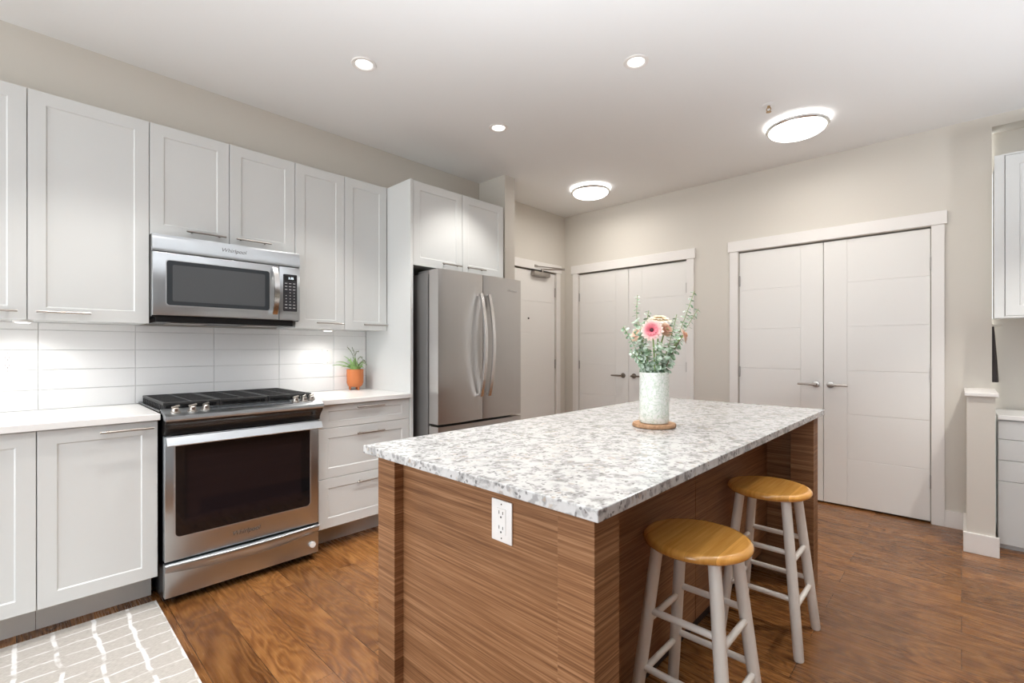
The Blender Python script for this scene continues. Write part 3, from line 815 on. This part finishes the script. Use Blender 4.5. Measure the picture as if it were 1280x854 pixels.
# ------------------------------------------------------------------ wall outlets
def outlet(name, label, M, gang=1, switch=False, group='white outlet and switch plates'):
    """built facing -Y at the origin, then placed with M"""
    t = thing(name, M.translation, label, 'switch' if switch else 'outlet', group)
    def fin(bm): bmesh.ops.transform(bm, matrix=M, verts=bm.verts); return bm
    w2 = 0.036 * gang
    bm = new(); box(bm, -w2, w2, -0.005, 0, -0.053, 0.053, 0.002); pl = link('cover_plate', fin(bm), 'plastic_white', t, 35)
    bm = new(); box(bm, -0.016, 0.016, -0.0068, -0.004, -0.033, 0.033, 0.001, 1); rc = link('rocker' if switch else 'receptacle', fin(bm), 'plastic_white', t, 35)
    bm = new()
    if not switch:
        for zc in (-0.019, 0.019):
            box(bm, -0.0075, -0.0055, -0.0072, -0.006, zc - 0.0005, zc + 0.008); box(bm, 0.0055, 0.0075, -0.0072, -0.006, zc - 0.0005, zc + 0.007)
            prism(bm, [(0.0027 * math.cos(2 * PI * k / 10), zc - 0.008 + 0.0027 * math.sin(2 * PI * k / 10)) for k in range(10)], 'y', -0.0072, -0.006)
        link('slots', fin(bm), 'slot_dark', rc)
    for zc in (-0.043, 0.043):
        bm = new(); prism(bm, [(0.002 * math.cos(2 * PI * k / 8), zc + 0.002 * math.sin(2 * PI * k / 8)) for k in range(8)], 'y', -0.0056, -0.004)
        link('screw', fin(bm), 'slot_dark', pl)
outlet('power_outlet', 'white outlet set in the wood end of the island', Matrix.Translation((0.854, 0.846, 0.7815)) @ Matrix.Rotation(-PI / 2, 4, 'Z'))
outlet('power_outlet', 'white outlet on tiled wall at the left photo edge', Matrix.Translation((-0.03, WL - 0.009, 1.155)))
outlet('light_switch', 'white switch plate on the tiles behind the potted plant', Matrix.Translation((1.552, WL - 0.009, 1.163)), switch=True)

# ------------------------------------------------------------------ stools
def stool(x, y, label):
    t = thing('bar_stool', (x, y, 0), label, 'stool', 'round wood and white stools at the island')
    H = 0.63; r = 0.163
    bm = new()
    prof = [(r - 0.03, H - 0.030), (r - 0.012, H - 0.0285), (r - 0.003, H - 0.022), (r, H - 0.014), (r - 0.003, H - 0.006), (r - 0.010, H - 0.001), (r - 0.02, H)]
    lathe(bm, prof, (x, y, 0), 64); link('seat', bm, 'seat_wood', t, 50)
    zt = H - 0.028; lt, lb = 0.088, 0.148
    def at(sx, sy, z):
        k = lb + (lt - lb) * z / zt
        return Vector((x + sx * k, y + sy * k, z))
    for sx in (-1, 1):
        for sy in (-1, 1):
            bm = new(); tube(bm, [at(sx, sy, 0.0), at(sx, sy, 0.006), at(sx, sy, 0.25), at(sx, sy, zt)], [0.016, 0.0185, 0.0195, 0.0185], 18); link('leg', bm, 'stool_paint', t, 45)
    for zx, zy in ((0.362, 0.397), (0.192, 0.222)):
        for s in (-1, 1):
            bm = new(); tube(bm, [at(-1, s, zx), at(1, s, zx)], 0.0105, 12); link('rung', bm, 'stool_paint', t, 45)
            bm = new(); tube(bm, [at(s, -1, zy), at(s, 1, zy)], 0.0105, 12); link('rung', bm, 'stool_paint', t, 45)
stool(1.484, 0.607, 'nearest round wooden stool with white legs, under the island overhang')
stool(2.252, 0.607, 'far round wooden stool with white legs, beside the island support panel')

# ------------------------------------------------------------------ rug
rx1 = 0.465
bm = new(); box(bm, -1.45, rx1, 1.62, 2.812, 0.0005, 0.009, 0.003, 2)
tag(link('kitchen_rug', bm, 'rug_weave', None, None, (-0.5, 2.2, 0)), 'pale beige rug with white grid lines on the floor at lower left', 'rug')

# ------------------------------------------------------------------ vase, coaster and flowers
VC = Vector((1.789, 0.906, 0.0)); VZ = 0.9195
bm = new()
prof = [(0.080, 0), (0.085, 0.003), (0.086, 0.010), (0.083, 0.016)]
lathe(bm, prof, (VC.x, VC.y, 0.9032), 48)
tag(link('coaster', bm, 'coaster_wood', None, 40, (VC.x, VC.y, 0.9032)), 'round wood slice coaster under the flower vase', 'coaster')
bm = new()
prof = [(0.045, 0), (0.055, 0.002), (0.058, 0.008), (0.0585, 0.1), (0.0575, 0.196), (0.0565, 0.205), (0.0535, 0.205), (0.0525, 0.196), (0.053, 0.014), (0.03, 0.010)]
lathe(bm, prof, (VC.x, VC.y, VZ), 56)
tag(link('flower_vase', bm, 'vase_glass', None, 40, (VC.x, VC.y, VZ)), 'pale green mottled glass cylinder vase holding flowers on the island', 'vase')
def at_uv(u, v, dep=0.0):
    """a point of the bouquet: sideways and height offsets from the vase, at its own depth"""
    k = (1.920 + dep) / 590
    return Vector((0, 0, 0)) + FW * (1.920 + dep) + RT * ((u - 640) * k) + Vector((0, 0, 1.22 - (v - 436) * k))
def bez(a, b, c, n):
    return [a.lerp(b, i / n).lerp(b.lerp(c, i / n), i / n) for i in range(n + 1)]
def leaf_disc(bm, c, nrm, along, r, asp=0.85, cup=0.18):
    nrm = nrm.normalized(); al = (along - nrm * along.dot(nrm)).normalized(); s = nrm.cross(al)
    base = c - al * 0
    ring = []
    n = 9
    ctr = bm.verts.new(c + al * r - nrm * r * cup)
    for k in range(n):
        a = 2 * PI * k / n
        ring.append(bm.verts.new(c + al * (r - r * math.cos(a)) + s * r * asp * math.sin(a) + nrm * (0.0)))
    for k in range(n): bm.faces.new((ctr, ring[k], ring[(k + 1) % n]))
SP = 'eucalyptus sprigs standing in the vase'
rnd = random.Random(11)
def sprig(tip, mid, dep, base_off, label, n=15, r0=0.013, r1=0.006, dark=False):
    root = VC + Vector((0, 0, VZ + 0.03)) + RT * base_off * 0.5
    mouth = VC + Vector((0, 0, VZ + 0.205)) + RT * base_off + FW * dep * 0.25
    c = at_uv(*tip, dep); m = at_uv(*mid, dep * 0.6)
    pts = [root] + bez(mouth, m, c, 14)
    t = thing('eucalyptus_sprig', mouth, label, 'foliage', SP)
    bm = new(); tube(bm, pts, [0.0022] * 8 + [0.0014] * (len(pts) - 8), 6); link('stem', bm, 'stem_brown' if dark else 'stem_green', t, 60)
    bm = new(); cv = bez(mouth, m, c, 60)
    n = int(n * 1.35)
    for k in range(n):
        s = 0.04 + 0.95 * k / (n - 1); i = min(int(s * 60), 59); p = cv[i]; tg = (cv[i + 1] - cv[i]).normalized()
        r = (r0 + (r1 - r0) * s) * 1.2
        ph = k * 1.57 + rnd.uniform(-.4, .4)
        u = tg.cross(Vector((0.3, 0.2, 1))).normalized(); vv = tg.cross(u)
        for sg in (1, -1):
            rad = (u * math.cos(ph) + vv * math.sin(ph)) * sg
            nn = (tg * 0.9 + rad * 0.35 + Vector((rnd.uniform(-.4, .4), rnd.uniform(-.4, .4), rnd.uniform(-.3, .3))) - FW * 0.35)
            leaf_disc(bm, p + rad * 0.002, nn, rad + tg * 0.25, r * rnd.uniform(0.8, 1.2))
    link('leaves', bm, 'eucalyptus', t)
sprig((797, 369), (792, 420), 0.00, -0.025, 'eucalyptus sprig rising to the tall left tip of the bouquet', 19, 0.011, 0.005)
sprig((868, 364), (846, 430), 0.02, 0.030, 'eucalyptus sprig reaching the highest right tip of the bouquet', 20, 0.011, 0.007)
sprig((873, 386), (848, 425), 0.06, 0.034, 'eucalyptus sprig second at the right, ending just below the tip', 17, 0.010, 0.007)
sprig((779, 409), (795, 432), -0.03, -0.038, 'short eucalyptus sprig leaning farthest left out of the vase', 15, 0.010, 0.006)
sprig((811, 388), (803, 430), 0.05, -0.012, 'eucalyptus sprig upright behind the pink gerbera', 15, 0.012, 0.007)
sprig((846, 393), (838, 430), -0.02, 0.020, 'eucalyptus sprig upright right of the cream flower', 16, 0.012, 0.006)
sprig((788, 440), (800, 448), -0.05, -0.034, 'drooping eucalyptus sprig low at the left of the vase mouth', 12, 0.009, 0.006)
sprig((851, 424), (838, 444), -0.06, 0.036, 'low dark-leaved eucalyptus sprig at the right above the rim', 11, 0.013, 0.010, True)
sprig((798, 402), (806, 440), -0.05, -0.02, 'leafy eucalyptus sprig at the front left below the gerbera', 16, 0.012, 0.009)
sprig((826, 430), (822, 448), -0.055, 0.004, 'short eucalyptus sprig at the front centre of the rim', 9, 0.012, 0.010)
GB = 'gerbera flowers in the vase'
def gerbera(uv, dep, nrm, rad, petal, label, base_off, droop=0.0):
    c = at_uv(*uv, dep); nrm = Vector(nrm).normalized()
    mouth = VC + Vector((0, 0, VZ + 0.205)) + RT * base_off + FW * dep * 0.3
    t = thing('gerbera', c, label, 'flower', GB)
    bm = new(); back = c - nrm * 0.006
    tube(bm, [VC + Vector((0, 0, VZ + 0.03)) + RT * base_off * 0.4] + bez(mouth, mouth.lerp(back, 0.5) + Vector((0, 0, 0.02)) - nrm * 0.02, back, 10), 0.0032, 8); link('stem', bm, 'stem_green', t, 60)
    a1 = nrm.cross(Vector((0.1, 0.2, 1))).normalized(); a2 = nrm.cross(a1)
    bm = new()
    for ring, (n, rr, tilt) in enumerate(((18, rad, 0.10), (16, rad * 0.78, 0.28), (12, rad * 0.5, 0.55))):
        for k in range(n):
            a = 2 * PI * (k + 0.5 * ring) / n + rnd.uniform(-.06, .06); d = a1 * math.cos(a) + a2 * math.sin(a); s = nrm.cross(d)
            L = rr * rnd.uniform(0.92, 1.05); wd = 0.0062 if ring < 2 else 0.004; off = nrm * (0.001 + 0.002 * ring)
            prev = None
            for q, (f, w_) in enumerate(((0.12, 0.5), (0.5, 1.0), (0.85, 0.9), (1.0, 0.25))):
                p = c + off + d * L * f + nrm * (L * f * tilt - droop * (f * L) * f)
                cur = (bm.verts.new(p + s * wd * w_), bm.verts.new(p - nrm * 0.0008 * (1 - f)), bm.verts.new(p - s * wd * w_))
                if prev:
                    bm.faces.new((prev[0], prev[1], cur[1], cur[0])); bm.faces.new((prev[1], prev[2], cur[2], cur[1]))
                prev = cur
    link('petals', bm, petal, t)
    bm = new(); Mq = nrm.to_track_quat('Z', 'Y').to_matrix().to_4x4()
    lathe(bm, [(0.010, 0.001), (0.010, 0.006), (0.007, 0.010), (0.002, 0.011)], c, 16, M=Mq); link('flower_centre', bm, 'flower_dark' if petal == 'petal_pink' else 'petal_cream', t, 50)
gerbera((815, 413), -0.075, -FW * 1.0 - RT * 0.45 + Vector((0, 0, 0.12)), 0.044, 'petal_pink', 'pink gerbera with dark centre facing forward', -0.004)
gerbera((824, 399), -0.01, Vector((0, 0, 1)) - FW * 0.22, 0.052, 'petal_cream', 'cream gerbera seen from its edge, topmost bloom', 0.008, 0.25)
gerbera((797, 418), 0.0, Vector((0, 0, 0.5)) - RT * 0.8 - FW * 0.4, 0.040, 'petal_peach', 'pale pink gerbera half hidden left of the pink one', -0.02, 0.2)
gerbera((856, 419), 0.0, Vector((0, 0, 0.3)) + RT * 0.9 - FW * 0.35, 0.038, 'petal_peach', 'peach gerbera turned away at the right of the bouquet', 0.03, 0.35)
gerbera((833, 412), 0.03, Vector((0, 0, 0.35)) + RT * 0.3 - FW * 0.8, 0.034, 'petal_peach', 'small peach flower among leaves right of the pink gerbera', 0.014, 0.2)

# ------------------------------------------------------------------ potted plant on the right worktop
PC = Vector((1.735, 3.262, 0.9155))
pp = thing('potted_plant', PC, 'small green trailing plant in a terracotta footed pot', 'plant')
bm = new()
lathe(bm, [(0.02, 0.022), (0.040, 0.024), (0.052, 0.034), (0.059, 0.055), (0.060, 0.10), (0.059, 0.152), (0.055, 0.152), (0.054, 0.14), (0.02, 0.139)], PC, 40); link('pot', bm, 'terracotta', pp, 40)
for k in range(3):
    a = TH + PI + R(60) + k * 2 * PI / 3
    p = PC + Vector((math.cos(a) * 0.036, math.sin(a) * 0.036, 0))
    bm = new(); tube(bm, [p, p + Vector((0, 0, 0.032))], [0.007, 0.0095], 12); link('foot', bm, 'terracotta', pp, 40)
bm = new(); lathe(bm, [(0.053, 0.1385), (0.053, 0.1415)], PC, 30); link('soil', bm, 'soil', pp)
bm = new(); bs = new()
def blade(bm, a, b, c, w_):
    pts = bez(a, b, c, 8); prev = None
    for i, p in enumerate(pts):
        s = i / 8; wd = w_ * (math.sin(PI * (0.12 + 0.86 * s)) ** 0.8)
        tg = (pts[min(i + 1, 8)] - pts[max(i - 1, 0)]).normalized(); sd = tg.cross(FW + Vector((0.0, 0.0, 0.2))).normalized()
        cur = (bm.verts.new(p + sd * wd), bm.verts.new(p - sd * wd))
        if prev: bm.faces.new((prev[0], prev[1], cur[1], cur[0]))
        prev = cur
soil = PC + Vector((0, 0, 0.14))
def pl(du, dv, dep=0.0): return PC + RT * du * 0.0059 + Vector((0, 0, -(dv - 487.5) * 0.0059)) + FW * dep
rp = random.Random(5)
for k in range(30):
    du = rp.uniform(-12, 13); dv = rp.uniform(444, 460)
    dep = rp.uniform(-0.06, 0.02)
    st = soil + RT * rp.uniform(-0.03, 0.03) + FW * rp.uniform(-.03, .03)
    e = pl(du, dv, dep)
    blade(bm, st, st.lerp(e, 0.4) + Vector((0, 0, 0.035)), e, rp.uniform(0.0025, 0.005))
for (du, dv, mu, mv, dep) in ((-27, 457, -14, 453, -0.06), (-22, 453, -10, 449, -0.05), (-15, 459, -8, 455, -0.05), (14, 460, 8, 455, -.05), (16, 456, 8, 448, -.04)):
    blade(bm, soil, pl(mu, mv, dep * .5), pl(du, dv, dep), 0.0035)
link('leaves', bm, 'leaf_green', pp)
for (du, dv, mu, mv, dep) in ((-8, 434, 1, 442, -0.03), (-1, 436, 3, 444, -0.04), (6, 440, 0, 436, -0.04), (17, 455, 12, 444, -0.06), (12, 449, 6, 440, -0.05)):
    cv = bez(soil, pl(mu, mv, dep * .6), pl(du, dv, dep), 14)
    tube(bs, cv, 0.0018, 6)
    for i in range(6, 15):
        d = Vector((rp.uniform(-1, 1), rp.uniform(-1, 1), rp.uniform(-.2, 1))).normalized()
        leaf_disc(bs, cv[i], Vector((rp.uniform(-1, 1), rp.uniform(-1, 0), rp.uniform(-1, 1))), d + (cv[i] - cv[i - 1]).normalized() * 2, 0.0065, 0.4)
link('stems', bs, 'leaf_dark', pp)

# ------------------------------------------------------------------ lamps
DL = 'recessed ceiling downlights'
def spot(x, y, z, W, ang, blend, rad, parent=None, col=(1, 0.96, 0.91)):
    d = bpy.data.lights.new('downlight_or_fill', 'SPOT'); d.energy = W; d.spot_size = R(ang); d.spot_blend = blend; d.shadow_soft_size = rad; d.color = col
    o = bpy.data.objects.new('downlight_or_fill', d); COL.objects.link(o); o.location = (x, y, z)
def downlight(x, y, label, W=None):
    t = thing('ceiling_downlight', (x, y, CZ), label, 'downlight', DL)
    bm = new(); lathe(bm, [(0.064, 0), (0.066, -0.003), (0.063, -0.006), (0.050, -0.007), (0.044, -0.003), (0.043, -0.001)], (x, y, CZ), 40, False, False); link('trim_ring', bm, 'trim_paint', t, 40)
    bm = new(); lathe(bm, [(0.0435, -0.0012), (0.040, -0.004), (0.0, -0.005)] if False else [(0.0435, -0.001), (0.041, -0.004), (0.020, -0.005)], (x, y, CZ), 32); link('lens', bm, 'lamp_lens', t, 40)
    spot(x, y, CZ - 0.02, W or SPOT_W, 92, 0.5, 0.04)
downlight(1.283, 2.317, 'leftmost of the three round ceiling downlights, before the range')
downlight(2.292, 2.312, 'round downlight in the ceiling in front of the refrigerator cabinet')
downlight(2.269, 1.252, 'round downlight in the ceiling above the island')
spot(1.283, 1.252, CZ - 0.02, SPOT_W, 92, 0.5, 0.04)      # lamp of the same row, above the frame
spot(0.27, 2.315, CZ - 0.02, SPOT_W, 92, 0.5, 0.04)      # lamp of the same row, above the frame
spot(0.27, 1.252, CZ - 0.02, 75.0, 92, 0.5, 0.04)      # lamp of the same row, above the frame
spot(1.283, 0.20, CZ - 0.02, 12.0, 92, 0.5, 0.04)      # unseen lamp, added to light the closets and right floor
spot(2.269, 0.20, CZ - 0.02, 20.0, 92, 0.5, 0.04)      # second unseen lamp added for the closets and right floor
spot(3.25, -0.55, CZ - 0.02, 95.0, 92, 0.5, 0.04)      # unseen lamp added to brighten the right wall, closets and desk
def flush(x, y, r, label):
    t = thing('flush_ceiling_light', (x, y, CZ), label, 'ceiling light', 'round flush ceiling lights by the closets')
    bm = new(); lathe(bm, [(r * 0.98, -0.001), (r, -0.004), (r, -0.016), (r * 0.97, -0.022)], (x, y, CZ), 56); link('base_plate', bm, 'glass_dome', t, 40)
    bm = new(); lathe(bm, [(r * 0.965, -0.022), (r * 0.985, -0.028), (r * 0.985, -0.040), (r * 0.95, -0.046), (r * 0.90, -0.046), (r * 0.89, -0.022)], (x, y, CZ), 56, False, False); link('chrome_ring', bm, 'chrome', t, 40)
    bm = new(); prof = [(r * 0.895, -0.030)] + [(r * 0.895 * math.cos(a), -0.044 - 0.048 * math.sin(a)) for a in [R(q) for q in range(0, 86, 8)]]
    lathe(bm, prof, (x, y, CZ), 56, False, True); link('glass_dome', bm, 'glass_dome', t, 60)
    d = bpy.data.lights.new('flush_bulb', 'AREA'); d.shape = 'DISK'; d.size = r * 1.7; d.energy = FLUSH_W; d.color = (1, 0.95, 0.885)
    o = bpy.data.objects.new('flush_bulb', d); COL.objects.link(o); o.location = (x, y, CZ - 0.10)
flush(3.765, 2.555, 0.185, 'round flush ceiling light near the entry door')
flush(3.635, 0.805, 0.190, 'round flush ceiling light in front of the right closet')
sk = thing('fire_sprinkler', (3.243, 0.873, CZ), 'small brass sprinkler head on the ceiling beside the flush light', 'sprinkler')
bm = new(); lathe(bm, [(0.036, 0), (0.036, -0.003), (0.022, -0.008)], (3.243, 0.873, CZ), 28); link('escutcheon', bm, 'ceiling_paint', sk, 40)
bm = new(); tube(bm, [(3.243, 0.873, CZ - 0.006), (3.243, 0.873, CZ - 0.02)], 0.009, 12)
for s in (-1, 1): tube(bm, [(3.243, 0.873 + s * 0.008, CZ - 0.018), (3.243, 0.873 + s * 0.013, CZ - 0.03), (3.243, 0.873 + s * 0.003, CZ - 0.044)], 0.0028, 8)
lathe(bm, [(0.015, -0.044), (0.015, -0.046)], (3.243, 0.873, CZ), 16); link('head', bm, 'brass', sk, 40)
def puck(x, label):
    t = thing('cabinet_puck_light', (x, 3.14, 1.351), label, 'under-cabinet light', 'puck lights under the wall cabinets')
    bm = new(); lathe(bm, [(0.034, 0.0005), (0.034, -0.008), (0.027, -0.010)], (x, 3.14, 1.351), 28); link('housing', bm, 'plastic_white', t, 40)
    bm = new(); lathe(bm, [(0.026, -0.0098), (0.022, -0.012)], (x, 3.14, 1.351), 24); link('lens', bm, 'puck_lens', t, 40)
    spot(x, 3.14, 1.335, UNDER_W, 160, 1.0, 0.03, col=(1, 0.96, 0.91))
puck(0.02, 'small round light under the wall cabinet left of the microwave')
puck(1.47, 'small round light under the cabinets above the potted plant')

# ------------------------------------------------------------------ desk alcove at the right edge
dk = thing('desk_unit', (4.34, -0.55, 0), 'white handleless desk drawer unit beside the low stub wall', 'drawer unit')
bm = new(); box(bm, 4.152, XA - 0.002, -0.95, -0.161, 0.03, 0.786); link('carcass', bm, 'cabinet_white', dk)
bm = new(); box(bm, 4.165, 4.19, -0.95, -0.165, 0, 0.03); link('toe_kick', bm, 'cabinet_white', dk)
for a, b in ((0.032, 0.4145), (0.4175, 0.541), (0.544, 0.668), (0.671, 0.782)):
    bm = new(); box(bm, 4.132, 4.152, -0.95, -0.161, a, b, 0.0012, 1); link('drawer', bm, 'cabinet_white', dk)
bm = new(); box(bm, 4.121, XA - 0.0005, -0.96, -0.1585, 0.788, 0.816, 0.003)
tag(link('desk_worktop', bm, 'worktop_white', None, None, (4.34, -0.55, 0.788)), 'white slab on the desk drawer unit at right edge', 'worktop')
uc = thing('wall_cabinet', (4.33, -0.5, 1.403), 'white wall cabinet above the desk at the right photo edge', 'cabinet')
bm = new(); box(bm, 4.131, XA - 0.001, -0.95, -0.150, 1.418, 2.392); link('carcass', bm, 'cabinet_white', uc)
bm = new(); box(bm, 4.108, 4.130, -0.187, -0.1445, 1.405, 2.394, 0.001, 1); box(bm, 4.108, 4.130, -0.95, -0.1875, 1.405, 1.4165); box(bm, 4.108, 4.130, -0.95, -0.1875, 2.384, 2.394); link('face_frame', bm, 'cabinet_white', uc)
for y0, y1 in ((-0.565, -0.1905), (-0.948, -0.568)):
    bm = new(); shaker(bm, -(-y0), y1, 1.418, 2.3825, 4.109)
    # shaker() faces -Y with x as width: swap so that it faces -X with y as width
    for v in bm.verts: v.co = Vector((v.co.y, v.co.x, v.co.z))
    link('door', bm, 'cabinet_white', uc)
hk = thing('coat_peg', (4.47, -0.144, 1.374), 'short pale peg sticking out at the wall end', 'peg')
bm = new(); tube(bm, [(4.47, -0.1445, 1.370), (4.47, -0.19, 1.374)], 0.0065, 12); lathe(bm, [(0.014, 0), (0.014, 0.004)], (4.47, -0.1445, 1.370), 16, M=Matrix.Rotation(PI / 2, 4, 'X')); link('peg', bm, 'peg_pale', hk, 40)
bm = new(); prof = []
outl = [(1.365, 0.010), (1.33, 0.013), (1.25, 0.018), (1.15, 0.024), (1.05, 0.029), (1.00, 0.031)]
A = []
for z, wd in outl:
    A.append([bm.verts.new((4.47 + dx, -0.1455 - q * wd, z)) for dx, q in ((-0.05, 0.0), (-0.055, 0.6), (-0.02, 1.0), (0.02, 0.9), (0.05, 0.6), (0.05, 0.0))])
for i in range(len(A) - 1):
    for k in range(6): bm.faces.new((A[i][k], A[i][(k + 1) % 6], A[i + 1][(k + 1) % 6], A[i + 1][k]))
bm.faces.new(A[0]); bm.faces.new(list(reversed(A[-1])))
tag(link('hanging_cloth', bm, 'cloth_dark', None, 50, (4.47, -0.16, 1.0)), 'dark cloth hanging below the pale peg at the wall end', 'cloth')
